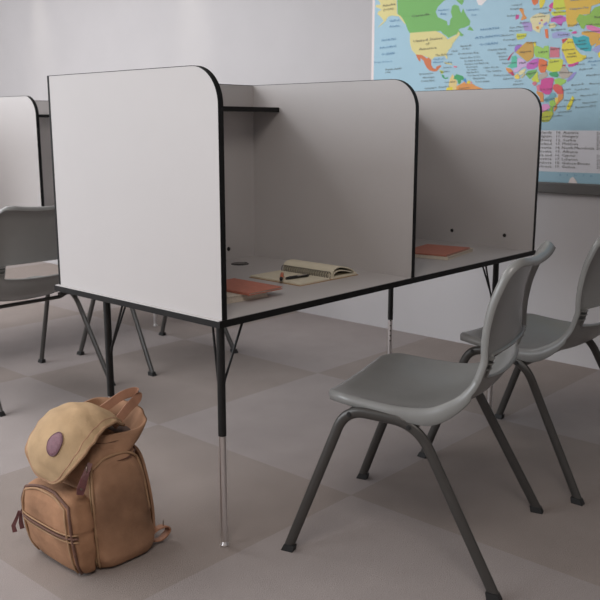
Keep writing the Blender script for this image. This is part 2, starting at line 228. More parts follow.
MAP_POLYS=[('yellow1',[(1.396,1.911),(1.223,1.892),(1.208,1.72),(1.185,1.708),(1.159,1.676),(1.152,1.66),(1.175,1.682),(1.198,1.707),(1.244,1.715),(1.27,1.71),(1.283,1.69),(1.303,1.677),(1.336,1.658),(1.316,1.678),(1.296,1.692),(1.317,1.714),(1.341,1.731),(1.331,1.746),(1.311,1.749),(1.325,1.758),(1.352,1.768),(1.349,1.778),(1.318,1.778),(1.325,1.791),(1.346,1.809)]),('green',[(1.216,1.892),(0.943,1.862),(0.934,1.794),(0.909,1.763),(0.921,1.759),(0.956,1.733),(0.967,1.71),(0.954,1.684),(0.923,1.67),(0.899,1.66),(0.892,1.638),(0.881,1.64),(0.879,1.664),(0.867,1.677),(0.877,1.702),(0.87,1.73),(0.855,1.736),(0.832,1.727),(0.822,1.702),(0.816,1.692),(0.805,1.713),(0.796,1.695),(0.783,1.675),(0.762,1.65),(0.764,1.631),(0.792,1.621),(0.821,1.618),(0.827,1.611),(0.811,1.596),(0.796,1.585),(0.808,1.579),(0.826,1.587),(0.843,1.591),(0.866,1.583),(0.884,1.577),(0.902,1.59),(0.921,1.601),(0.933,1.614),(0.963,1.614),(1.062,1.618),(1.125,1.618),(1.138,1.634),(1.152,1.665),(1.179,1.703),(1.205,1.72)]),('green',[(0.86,1.853),(0.814,1.848),(0.804,1.743),(0.814,1.73),(0.838,1.747),(0.857,1.767)]),('green',[(0.764,1.626),(0.746,1.61),(0.743,1.601),(0.775,1.608)]),('white',[(0.746,1.841),(0.651,1.831),(0.674,1.741),(0.701,1.718),(0.718,1.721),(0.73,1.741)]),('yellow1',[(1.122,1.618),(1.062,1.618),(0.963,1.616),(0.933,1.604),(0.914,1.593),(0.896,1.58),(0.892,1.57),(0.878,1.574),(0.86,1.582),(0.837,1.59),(0.829,1.604),(0.82,1.597),(0.82,1.587),(0.842,1.564),(0.859,1.546),(0.864,1.531),(0.881,1.518),(0.893,1.499),(0.886,1.479),(0.891,1.472),(0.904,1.49),(0.934,1.489),(0.965,1.488),(0.982,1.474),(0.995,1.484),(1.014,1.49),(1.045,1.502),(1.083,1.507),(1.109,1.531),(1.12,1.562),(1.124,1.592)]),('orange',[(1.083,1.507),(1.045,1.502),(1.033,1.496),(1.014,1.483),(1.001,1.487),(0.985,1.474),(0.985,1.449),(0.972,1.433),(0.956,1.427),(0.951,1.44),(0.926,1.446),(0.923,1.438),(0.938,1.427),(0.947,1.417),(0.968,1.415),(0.993,1.421),(1.012,1.437),(1.025,1.456),(1.032,1.471),(1.051,1.487),(1.054,1.467),(1.07,1.483)]),('yellow1',[(0.909,1.46),(0.861,1.45),(0.855,1.443),(0.897,1.45)]),('pink',[(0.848,1.438),(0.828,1.435),(0.83,1.428),(0.848,1.431)]),('lime',[(0.935,1.422),(0.907,1.415),(0.91,1.403),(0.922,1.401)]),('green2',[(0.92,1.398),(0.906,1.395),(0.9,1.38),(0.879,1.384),(0.879,1.377),(0.9,1.375),(0.915,1.386)]),('tan',[(0.853,1.398),(0.846,1.388),(0.834,1.373),(0.824,1.358),(0.826,1.338),(0.831,1.309),(0.873,1.31),(0.874,1.35),(0.867,1.379)]),('green2',[(0.843,1.388),(0.829,1.397),(0.793,1.386),(0.781,1.371),(0.789,1.364),(0.801,1.367),(0.804,1.352),(0.815,1.345),(0.825,1.368),(0.846,1.373)]),('blue2',[(0.79,1.369),(0.778,1.376),(0.769,1.361),(0.771,1.346),(0.78,1.347)]),('yellow',[(0.769,1.356),(0.755,1.365),(0.746,1.355),(0.751,1.348),(0.768,1.349)]),('pink',[(0.746,1.358),(0.737,1.355),(0.74,1.348),(0.745,1.349)]),('orange2',[(0.826,1.338),(0.809,1.345),(0.792,1.352),(0.781,1.359),(0.774,1.349),(0.734,1.347),(0.716,1.335),(0.67,1.319),(0.658,1.304),(0.831,1.309)]),('yellow',[(0.886,1.332),(0.85,1.334),(0.849,1.309),(0.891,1.31)]),('orange2',[(0.492,1.688),(0.474,1.681),(0.47,1.658),(0.456,1.641),(0.458,1.635),(0.481,1.63),(0.486,1.635),(0.477,1.652),(0.488,1.669),(0.497,1.679)]),('magenta',[(0.511,1.66),(0.495,1.656),(0.497,1.64),(0.513,1.636),(0.515,1.649)]),('purple2',[(0.485,1.619),(0.465,1.624),(0.428,1.614),(0.419,1.591),(0.426,1.576),(0.462,1.581),(0.468,1.595),(0.469,1.604)]),('lime2',[(0.504,1.572),(0.451,1.569),(0.453,1.557),(0.468,1.545),(0.497,1.542),(0.506,1.556)]),('cream',[(0.44,1.633),(0.425,1.646),(0.405,1.653),(0.385,1.656),(0.359,1.645),(0.344,1.639),(0.338,1.621),(0.342,1.61),(0.362,1.6),(0.381,1.584),(0.385,1.566),(0.4,1.572),(0.422,1.587),(0.428,1.61)]),('orange3',[(0.437,1.763),(0.402,1.76),(0.401,1.702),(0.418,1.692),(0.428,1.7),(0.435,1.718)]),('yellow',[(0.397,1.759),(0.366,1.756),(0.366,1.703),(0.377,1.682),(0.389,1.676),(0.395,1.697)]),('magenta',[(0.347,1.684),(0.333,1.696),(0.318,1.701),(0.317,1.677),(0.326,1.669),(0.341,1.674)]),('orange3',[(0.346,1.673),(0.331,1.667),(0.335,1.658),(0.343,1.661)]),('cream',[(0.364,1.645),(0.34,1.648),(0.336,1.63),(0.353,1.622)]),('lavender2',[(0.37,1.605),(0.353,1.615),(0.347,1.608),(0.356,1.598),(0.369,1.599)]),('cream2',[(0.342,1.603),(0.317,1.606),(0.302,1.594),(0.311,1.585),(0.336,1.583)]),('orange3',[(0.361,1.582),(0.345,1.581),(0.338,1.538),(0.353,1.542)]),('red',[(0.383,1.627),(0.373,1.626),(0.373,1.619),(0.383,1.62)]),('lavender2',[(0.393,1.614),(0.383,1.615),(0.38,1.606),(0.39,1.605)]),('orange2',[(0.407,1.595),(0.392,1.598),(0.388,1.584),(0.398,1.583)]),('yellow3',[(0.333,1.656),(0.291,1.657),(0.259,1.65),(0.261,1.637),(0.309,1.634),(0.329,1.642)]),('yellow3',[(0.322,1.752),(0.268,1.746),(0.262,1.659),(0.306,1.658),(0.326,1.673)]),('magenta2',[(0.333,1.627),(0.309,1.636),(0.285,1.639),(0.26,1.626),(0.252,1.612),(0.273,1.605),(0.279,1.588),(0.297,1.6),(0.313,1.61),(0.332,1.612)]),('gold',[(0.3,1.793),(-0.002,1.76),(-0.012,1.635),(0.085,1.677),(0.14,1.665),(0.146,1.631),(0.193,1.631),(0.209,1.615),(0.2,1.597),(0.219,1.583),(0.247,1.583),(0.256,1.61),(0.263,1.667)]),('lime3',[(0.194,1.635),(0.169,1.627),(0.146,1.631),(0.138,1.644),(0.125,1.657),(0.103,1.662),(0.013,1.662),(0.005,1.565),(0.068,1.565),(0.105,1.572),(0.134,1.583),(0.162,1.585),(0.168,1.568),(0.18,1.571),(0.188,1.583),(0.198,1.599),(0.209,1.613)]),('magenta',[(0.229,1.555),(0.212,1.563),(0.203,1.56),(0.2,1.553),(0.211,1.55)]),('green',[(0.239,1.571),(0.222,1.568),(0.229,1.562),(0.241,1.565)]),('lavender3',[(0.322,1.56),(0.295,1.567),(0.26,1.562),(0.238,1.556),(0.23,1.547),(0.249,1.539),(0.283,1.537),(0.313,1.537),(0.321,1.544)]),('pink2',[(0.159,1.583),(0.134,1.583),(0.105,1.57),(0.067,1.553),(0.003,1.544),(0.002,1.527),(0.075,1.534),(0.103,1.547),(0.132,1.557),(0.156,1.568)]),('gold2',[(0.179,1.556),(0.151,1.559),(0.122,1.552),(0.075,1.538),(0.092,1.524),(0.105,1.504),(0.127,1.492),(0.14,1.506),(0.144,1.532),(0.159,1.54),(0.178,1.545)]),('gold2',[(0.101,1.512),(0.066,1.531),(0.002,1.527),(-0.001,1.484),(0.044,1.491),(0.085,1.489),(0.113,1.487)]),('lavender3',[(0.126,1.475),(0.104,1.491),(0.077,1.498),(0.062,1.484),(0.074,1.463),(0.088,1.459),(0.106,1.463)]),('yellow',[(0.097,1.458),(0.084,1.468),(0.06,1.458),(0.068,1.437),(0.091,1.44)]),('teal',[(0.223,1.542),(0.196,1.533),(0.168,1.54),(0.142,1.532),(0.138,1.51),(0.127,1.488),(0.13,1.47),(0.154,1.47),(0.178,1.48),(0.196,1.492),(0.214,1.515)]),('red',[(0.273,1.53),(0.242,1.534),(0.258,1.518),(0.267,1.511)]),('yellow',[(0.269,1.509),(0.257,1.515),(0.239,1.534),(0.22,1.528),(0.211,1.506),(0.2,1.483),(0.177,1.46),(0.167,1.455),(0.148,1.452),(0.152,1.439),(0.17,1.429),(0.188,1.423),(0.217,1.416),(0.236,1.421),(0.253,1.451),(0.27,1.483)]),('magenta',[(0.236,1.416),(0.217,1.418),(0.184,1.427),(0.186,1.416),(0.211,1.406),(0.231,1.405)]),('lavender3',[(0.27,1.478),(0.262,1.473),(0.242,1.428),(0.245,1.421),(0.263,1.451)]),('purple3',[(0.508,1.513),(0.495,1.519),(0.475,1.52),(0.472,1.513),(0.492,1.5),(0.509,1.485),(0.511,1.501)]),('crimson',[(0.51,1.487),(0.525,1.474),(0.537,1.449),(0.548,1.452),(0.538,1.468),(0.52,1.483)]),('gold3',[(0.472,1.515),(0.449,1.53),(0.418,1.528),(0.411,1.5),(0.409,1.459),(0.426,1.446),(0.441,1.438),(0.504,1.485)]),('yellow',[(0.415,1.528),(0.403,1.527),(0.399,1.508),(0.408,1.495)]),('lime4',[(0.409,1.504),(0.397,1.51),(0.376,1.502),(0.363,1.495),(0.356,1.506),(0.336,1.505),(0.332,1.486),(0.329,1.441),(0.357,1.452),(0.398,1.458),(0.408,1.477)]),('rose',[(0.328,1.5),(0.3,1.496),(0.278,1.492),(0.282,1.483),(0.278,1.45),(0.327,1.452)]),('teal2',[(0.524,1.467),(0.503,1.471),(0.495,1.459),(0.492,1.417),(0.521,1.413),(0.546,1.421),(0.525,1.435)]),('lilac',[(0.494,1.454),(0.482,1.46),(0.46,1.448),(0.438,1.433),(0.445,1.417),(0.468,1.411),(0.483,1.395),(0.507,1.389),(0.513,1.404),(0.492,1.414)]),('magenta2',[(0.438,1.433),(0.413,1.448),(0.385,1.453),(0.381,1.43),(0.388,1.412),(0.405,1.404),(0.436,1.403),(0.445,1.412)]),('orange3',[(0.38,1.45),(0.362,1.447),(0.339,1.435),(0.337,1.41),(0.346,1.385),(0.368,1.384),(0.38,1.403),(0.383,1.421)]),('yellow3',[(0.332,1.446),(0.277,1.445),(0.26,1.438),(0.26,1.411),(0.269,1.389),(0.298,1.383),(0.328,1.391),(0.342,1.401),(0.333,1.419)]),('orange2',[(0.554,1.417),(0.527,1.411),(0.512,1.397),(0.536,1.391),(0.548,1.403)]),('crimson',[(0.539,1.391),(0.515,1.397),(0.504,1.38),(0.514,1.376),(0.525,1.385)]),('cream2',[(0.483,1.393),(0.452,1.408),(0.444,1.403),(0.456,1.385),(0.477,1.376)]),('yellow4',[(0.506,1.375),(0.488,1.386),(0.474,1.369),(0.479,1.36),(0.497,1.361)]),('tan2',[(0.471,1.367),(0.451,1.387),(0.446,1.38),(0.463,1.362)]),('green',[(0.446,1.382),(0.433,1.396),(0.387,1.401),(0.394,1.385),(0.409,1.369),(0.423,1.358),(0.434,1.368)]),('yellow3',[(0.391,1.385),(0.384,1.394),(0.38,1.361),(0.371,1.343),(0.396,1.339),(0.415,1.356)]),('greige',[(0.378,1.377),(0.338,1.387),(0.33,1.369),(0.352,1.358),(0.374,1.35)]),('green2',[(0.323,1.384),(0.288,1.387),(0.277,1.371),(0.284,1.36),(0.312,1.366),(0.325,1.375)]),('greige',[(0.269,1.398),(0.255,1.411),(0.238,1.401),(0.229,1.385),(0.207,1.377),(0.227,1.358),(0.256,1.352),(0.275,1.366)]),('lavender2',[(0.205,1.379),(0.19,1.381),(0.208,1.353),(0.231,1.338),(0.236,1.347),(0.225,1.358)]),('crimson',[(0.265,1.413),(0.246,1.417),(0.246,1.41),(0.263,1.41)]),('lime4',[(0.298,1.352),(0.276,1.358),(0.236,1.347),(0.243,1.334),(0.269,1.319),(0.292,1.331)]),('magenta',[(0.364,1.352),(0.342,1.36),(0.309,1.361),(0.299,1.354),(0.304,1.327),(0.305,1.304),(0.312,1.284),(0.337,1.284),(0.353,1.294),(0.369,1.303),(0.374,1.315),(0.365,1.333)]),('rose',[(0.407,1.342),(0.392,1.348),(0.383,1.334),(0.396,1.325),(0.409,1.335)]),('pink3',[(0.388,1.325),(0.37,1.333),(0.369,1.306),(0.379,1.301)]),('red2',[(0.299,1.329),(0.28,1.331),(0.257,1.318),(0.248,1.298),(0.249,1.284),(0.277,1.285),(0.293,1.299),(0.303,1.311)]),('orange2',[(0.384,1.302),(0.353,1.294),(0.347,1.282),(0.345,1.25),(0.36,1.25),(0.367,1.273),(0.383,1.29)]),('orange2',[(0.274,1.283),(0.247,1.284),(0.248,1.264),(0.264,1.248),(0.278,1.235),(0.275,1.221),(0.289,1.203),(0.292,1.219),(0.281,1.24),(0.275,1.26)]),('steel',[(0.338,1.268),(0.321,1.275),(0.31,1.293),(0.292,1.29),(0.284,1.276),(0.295,1.265),(0.312,1.254),(0.332,1.247),(0.343,1.259)]),('yellow4',[(0.29,1.267),(0.273,1.271),(0.272,1.251),(0.284,1.244)]),('lime4',[(0.315,1.252),(0.295,1.26),(0.281,1.24),(0.295,1.226),(0.313,1.233)]),('pink4',[(0.347,1.241),(0.321,1.24),(0.308,1.224),(0.327,1.213),(0.349,1.199),(0.358,1.222)]),('lime3',[(0.308,1.231),(0.295,1.224),(0.296,1.203),(0.315,1.212)]),('olive',[(0.352,1.199),(0.327,1.21),(0.299,1.205),(0.291,1.198),(0.3,1.178),(0.314,1.159),(0.342,1.157),(0.36,1.162),(0.359,1.185)]),('yellow5',[(0.222,1.238),(0.211,1.261),(0.202,1.275),(0.193,1.263),(0.202,1.238),(0.213,1.213),(0.227,1.211),(0.228,1.227)]),('white',[(0.197,0.874),(0.189,0.897),(0.175,0.905),(0.162,0.893),(0.148,0.872)])]
MAP_TEXT=[(1.305, 1.764, 1.219, 1.767, 0.011, 'k', 'Alaska'), (1.298, 1.743, 1.232, 1.745, 0.01, 'k', '(USA)'), (1.256, 1.683, 1.191, 1.683, 0.011, 'b', 'Gulf of'), (1.256, 1.655, 1.19, 1.655, 0.01, 'b', 'Alaska'), (1.304, 1.586, 1.214, 1.588, 0.011, 'b', 'NORTH'), (1.316, 1.548, 1.207, 1.552, 0.01, 'b', 'PACIFIC'), (1.305, 1.513, 1.219, 1.516, 0.011, 'b', 'OCEAN'), (1.355, 1.475, 1.231, 1.477, 0.008, 'b', 'Tropic of Cancer'), (1.276, 1.433, 1.171, 1.437, 0.01, 'k', 'Hawaii Islands'), (1.276, 1.419, 1.243, 1.42, 0.008, 'k', '(USA)'), (1.115, 1.695, 1.003, 1.698, 0.011, 'k', 'Canada'), (1.098, 1.568, 0.92, 1.574, 0.012, 'k', 'United States'), (1.022, 1.551, 0.998, 1.552, 0.011, 'k', 'of'), (1.062, 1.526, 0.954, 1.529, 0.011, 'k', 'America'), (0.949, 1.711, 0.884, 1.712, 0.009, 'b', 'Hudson'), (0.936, 1.693, 0.9, 1.692, 0.009, 'b', 'Bay'), (0.784, 1.699, 0.711, 1.697, 0.009, 'b', 'Labrador'), (0.755, 1.673, 0.727, 1.673, 0.009, 'b', 'Sea'), (0.7, 1.598, 0.601, 1.6, 0.01, 'b', 'NORTH'), (0.73, 1.562, 0.583, 1.564, 0.01, 'b', 'ATLANTIC'), (0.703, 1.527, 0.603, 1.53, 0.01, 'b', 'OCEAN'), (0.811, 1.528, 0.748, 1.529, 0.009, 'k', 'Bermuda'), (0.799, 1.514, 0.759, 1.514, 0.008, 'k', '(U.K.)'), (0.959, 1.492, 0.857, 1.493, 0.009, 'k', 'The Bahamas'), (0.86, 1.506, 0.828, 1.507, 0.009, 'k', 'Haiti'), (0.821, 1.491, 0.701, 1.492, 0.009, 'k', 'Dominican Rep.'), (0.97, 1.471, 0.909, 1.472, 0.009, 'b', 'Gulf of'), (0.969, 1.456, 0.909, 1.459, 0.009, 'b', 'Mexico'), (0.903, 1.45, 0.861, 1.454, 0.009, 'k', 'Cuba'), (0.908, 1.428, 0.86, 1.43, 0.008, 'k', 'Jamaica'), (0.925, 1.406, 0.871, 1.41, 0.009, 'k', 'Belize'), (1.054, 1.4, 0.968, 1.404, 0.009, 'k', 'El Salvador'), (1.032, 1.382, 0.961, 1.385, 0.009, 'k', 'Nicaragua'), (1.044, 1.365, 0.96, 1.367, 0.009, 'k', 'Costa Rica'), (0.809, 1.47, 0.7, 1.472, 0.008, 'k', 'Puerto Rico (U.S.)'), (0.785, 1.454, 0.682, 1.455, 0.008, 'k', 'St. Kitts & Nevis'), (0.784, 1.439, 0.648, 1.44, 0.008, 'k', 'Antigua and Barbuda'), (0.772, 1.424, 0.709, 1.425, 0.008, 'k', 'Dominica'), (0.766, 1.412, 0.714, 1.412, 0.008, 'k', 'St. Lucia'), (0.768, 1.398, 0.702, 1.4, 0.008, 'k', 'Barbados'), (0.764, 1.383, 0.651, 1.384, 0.007, 'k', 'Trinidad & Tobago'), (0.735, 1.368, 0.667, 1.369, 0.008, 'k', 'Guyana'), (0.717, 1.351, 0.638, 1.353, 0.008, 'k', 'French Guiana'), (0.899, 1.354, 0.833, 1.357, 0.009, 'k', 'Colombia'), (0.931, 1.331, 0.868, 1.334, 0.009, 'k', 'Ecuador'), (1.021, 1.327, 0.946, 1.331, 0.009, 'k', 'Galapagos'), (0.811, 1.321, 0.75, 1.326, 0.008, 'k', 'Surinam'), (0.675, 1.417, 0.592, 1.418, 0.008, 'k', 'Cabo Verde'), (0.66, 1.399, 0.575, 1.4, 0.008, 'k', 'The Gambia'), (0.617, 1.378, 0.525, 1.378, 0.009, 'k', 'Sierra Leone'), (0.561, 1.359, 0.508, 1.362, 0.009, 'k', 'Liberia'), (0.657, 1.5, 0.553, 1.501, 0.009, 'k', 'Canary Islands'), (0.606, 1.483, 0.557, 1.484, 0.008, 'k', '(Spain)'), (0.594, 1.465, 0.546, 1.467, 0.009, 'k', 'Western'), (0.588, 1.452, 0.545, 1.453, 0.008, 'k', 'Sahara'), (0.571, 1.433, 0.496, 1.435, 0.008, 'k', 'Mauritania'), (0.535, 1.698, 0.485, 1.7, 0.008, 'k', 'United'), (0.542, 1.683, 0.479, 1.682, 0.008, 'k', 'Kingdom'), (0.556, 1.653, 0.508, 1.653, 0.008, 'k', 'Ireland'), (0.488, 1.614, 0.439, 1.617, 0.009, 'k', 'France'), (0.542, 1.597, 0.443, 1.597, 0.008, 'k', 'San Marino'), (0.541, 1.582, 0.478, 1.582, 0.008, 'k', 'Monaco'), (0.583, 1.564, 0.519, 1.565, 0.008, 'k', 'Andorra'), (0.571, 1.542, 0.507, 1.543, 0.008, 'k', 'Portugal'), (0.5, 1.554, 0.456, 1.557, 0.008, 'k', 'Spain'), (0.422, 1.672, 0.351, 1.674, 0.008, 'k', 'Denmark'), (0.425, 1.636, 0.359, 1.638, 0.008, 'k', 'Germany'), (0.39, 1.65, 0.34, 1.651, 0.008, 'k', 'Poland'), (0.543, 1.515, 0.48, 1.517, 0.008, 'k', 'Morocco'), (0.483, 1.48, 0.421, 1.483, 0.009, 'k', 'Algeria'), (0.449, 1.52, 0.397, 1.522, 0.009, 'k', 'Tunisia'), (0.384, 1.474, 0.339, 1.477, 0.009, 'k', 'Libya'), (0.324, 1.486, 0.28, 1.489, 0.008, 'k', 'Egypt'), (0.48, 1.429, 0.449, 1.432, 0.009, 'k', 'Mali'), (0.427, 1.424, 0.386, 1.428, 0.009, 'k', 'Niger'), (0.37, 1.413, 0.34, 1.416, 0.009, 'k', 'Chad'), (0.326, 1.427, 0.281, 1.431, 0.009, 'k', 'Sudan'), (0.44, 1.377, 0.394, 1.385, 0.009, 'k', 'Nigeria'), (0.499, 1.346, 0.465, 1.349, 0.008, 'k', 'Cote'), (0.511, 1.331, 0.453, 1.334, 0.009, 'k', "d'Ivoire"), (0.328, 1.625, 0.274, 1.626, 0.008, 'k', 'Ukraine'), (0.317, 1.648, 0.261, 1.649, 0.007, 'k', 'Belarus'), (0.316, 1.665, 0.263, 1.666, 0.008, 'k', 'Lithuania'), (0.294, 1.546, 0.24, 1.548, 0.008, 'k', 'Turkey'), (0.325, 1.571, 0.256, 1.572, 0.008, 'k', 'Bulgaria'), (0.341, 1.593, 0.277, 1.594, 0.008, 'k', 'Romania'), (0.24, 1.695, 0.169, 1.694, 0.008, 'b', 'Black Sea'), (0.243, 1.656, 0.153, 1.657, 0.009, 'b', 'Caspian Sea'), (0.248, 1.586, 0.19, 1.587, 0.008, 'k', 'Georgia'), (0.122, 1.611, 0.035, 1.61, 0.01, 'k', 'Kazakhstan'), (0.157, 1.583, 0.069, 1.581, 0.007, 'k', 'Uzbekistan'), (0.169, 1.551, 0.094, 1.551, 0.008, 'k', 'Turkmenistan'), (0.19, 1.513, 0.157, 1.516, 0.008, 'k', 'Iran'), (0.203, 1.499, 0.151, 1.501, 0.008, 'k', 'Kuwait'), (0.183, 1.478, 0.14, 1.481, 0.008, 'k', 'Qatar'), (0.243, 1.511, 0.219, 1.513, 0.008, 'k', 'Iraq'), (0.265, 1.478, 0.207, 1.48, 0.008, 'k', 'Bahrain'), (0.239, 1.46, 0.201, 1.462, 0.008, 'k', 'Saudi'), (0.243, 1.446, 0.195, 1.448, 0.009, 'k', 'Arabia'), (0.166, 1.436, 0.119, 1.438, 0.008, 'k', 'Oman'), (0.202, 1.41, 0.154, 1.412, 0.008, 'k', 'Yemen'), (0.176, 1.387, 0.115, 1.391, 0.008, 'k', 'Djibouti'), (0.141, 1.36, 0.071, 1.363, 0.008, 'k', 'Maldives'), (0.273, 1.378, 0.209, 1.378, 0.008, 'k', 'Ethiopia'), (0.141, 1.42, 0.071, 1.423, 0.008, 'b', 'Arabian'), (0.123, 1.405, 0.102, 1.406, 0.008, 'b', 'Sea'), (0.21, 1.319, 0.153, 1.324, 0.008, 'k', 'Burundi'), (0.124, 1.323, 0.05, 1.325, 0.007, 'k', 'Rwanda'), (0.194, 1.298, 0.123, 1.301, 0.008, 'k', 'Seychelles'), (0.258, 1.298, 0.214, 1.303, 0.008, 'k', 'Tanzania'), (0.232, 1.284, 0.184, 1.287, 0.008, 'k', 'Comoros'), (0.163, 1.27, 0.084, 1.276, 0.008, 'k', 'Mayotte (Fr.)'), (0.24, 1.251, 0.158, 1.255, 0.008, 'k', 'Madagascar'), (0.152, 1.237, 0.086, 1.243, 0.008, 'k', 'Mauritius'), (0.184, 1.218, 0.089, 1.225, 0.009, 'k', 'Reunion (Fr.)'), (0.293, 1.223, 0.199, 1.227, 0.008, 'k', 'Mozambique'), (0.271, 1.198, 0.202, 1.203, 0.008, 'k', 'eSwatini'), (0.31, 1.18, 0.245, 1.184, 0.008, 'k', 'Lesotho'), (0.353, 1.176, 0.315, 1.179, 0.008, 'k', 'South'), (0.352, 1.159, 0.314, 1.163, 0.008, 'k', 'Africa'), (0.363, 1.303, 0.303, 1.306, 0.009, 'k', 'D. R. Congo'), (0.34, 1.254, 0.29, 1.263, 0.008, 'k', 'Zambia'), (0.352, 1.204, 0.312, 1.208, 0.008, 'k', 'Namibia'), (0.242, 0.907, 0.234, 0.907, 0.009, 'b', 'S'), (0.207, 0.907, 0.199, 0.907, 0.01, 'b', 'O'), (0.168, 0.908, 0.159, 0.907, 0.009, 'b', 'U'), (0.129, 0.908, 0.121, 0.908, 0.009, 'b', 'T'), (0.09, 0.907, 0.082, 0.907, 0.009, 'b', 'H'), (0.27, 1.103, 0.162, 1.103, 0.012, 'k', '10. Austria'), (0.432, 1.103, 0.295, 1.103, 0.012, 'k', '1. Netherlands'), (0.076, 1.1, 0.046, 1.1, 0.012, 'k', '20.'), (0.269, 1.086, 0.161, 1.086, 0.012, 'k', '11. Hungary'), (0.392, 1.086, 0.294, 1.086, 0.012, 'k', '2. Belgium'), (0.074, 1.083, 0.044, 1.083, 0.012, 'k', '21.'), (0.269, 1.068, 0.171, 1.068, 0.012, 'k', '12. Serbia'), (0.42, 1.068, 0.293, 1.068, 0.012, 'k', '3. Luxembourg'), (0.073, 1.066, 0.043, 1.066, 0.012, 'k', '22.'), (0.268, 1.051, 0.16, 1.051, 0.012, 'k', '13. Moldova'), (0.429, 1.05, 0.292, 1.05, 0.012, 'k', '4. Switzerland'), (0.072, 1.049, 0.042, 1.049, 0.012, 'k', '23.'), (0.268, 1.033, 0.082, 1.033, 0.012, 'k', '14. North Macedonia'), (0.398, 1.033, 0.29, 1.033, 0.012, 'k', '5. Slovenia'), (0.071, 1.032, 0.041, 1.032, 0.012, 'k', '24.'), (0.267, 1.015, 0.159, 1.015, 0.012, 'k', '15. Albania'), (0.387, 1.015, 0.289, 1.015, 0.012, 'k', '6. Croatia'), (0.267, 0.998, 0.169, 0.998, 0.012, 'k', '16. Cyprus'), (0.415, 0.997, 0.288, 0.997, 0.012, 'k', '7. Bosnia and'), (0.068, 0.998, 0.038, 0.998, 0.012, 'k', '25.'), (0.266, 0.98, 0.158, 0.98, 0.012, 'k', '17. Lebanon'), (0.434, 0.98, 0.287, 0.98, 0.012, 'k', '    Herzegovina'), (0.067, 0.981, 0.037, 0.981, 0.012, 'k', '26.'), (0.266, 0.962, 0.099, 0.962, 0.012, 'k', '18. Guinea-Bissau'), (0.384, 0.962, 0.286, 0.962, 0.012, 'k', '8. Andorra'), (0.066, 0.964, 0.036, 0.964, 0.012, 'k', '27.'), (0.265, 0.945, 0.167, 0.945, 0.012, 'k', '19. Guinea'), (0.383, 0.944, 0.285, 0.944, 0.012, 'k', '9. Armenia'), (0.064, 0.947, 0.034, 0.947, 0.012, 'k', '28.')]

# ---------------------------------------------------------------- study carrels (a joined pair of booths per row)
H, T, D, W = .6497, 1.2835, .746, .8408
def round_panel(t0, t1, y0, y1, z0, z1, r, grow=0):
    """upright panel in the y-z plane, corner at low y / high z rounded"""
    pts = [(y1, z0), (y0, z0)]
    for k in range(17):
        a = math.pi-k/16*math.pi/2; pts.append((y0+r+r*math.cos(a), z1-r+r*math.sin(a)))
    pts.append((y1, z1)); return pts
def panel_mesh(x0, x1, pts):
    bm = bmesh.new(); A = [bm.verts.new((x0, y, z)) for y, z in pts]; B = [bm.verts.new((x1, y, z)) for y, z in pts]
    bm.faces.new(A); bm.faces.new(B[::-1])
    for i in range(len(pts)): bm.faces.new((A[i], A[(i+1) % len(pts)], B[(i+1) % len(pts)], B[i]))
    return bm
def band_mesh(x0, x1, pts, th=.0014):
    """black edge strip following the open edge of the panel"""
    e = pts[1:]; bm = bmesh.new(); rings = []
    for i, (y, z) in enumerate(e):
        a = Vector(e[max(i-1, 0)]); c = Vector(e[min(i+1, len(e)-1)]); t = (c-a).normalized(); n = Vector((-t.y, t.x))
        if i == len(e)-1: n = Vector((0, 1))
        o_ = Vector((y, z))+n*th
        rings.append([bm.verts.new(q) for q in ((x0, y, z), (x0, o_.x, o_.y), (x1, o_.x, o_.y), (x1, y, z))])
    for i in range(len(e)-1):
        for k in range(4): bm.faces.new((rings[i][k], rings[i][(k+1) % 4], rings[i+1][(k+1) % 4], rings[i+1][k]))
    bm.faces.new(rings[0]); bm.faces.new(rings[-1][::-1]); return bm
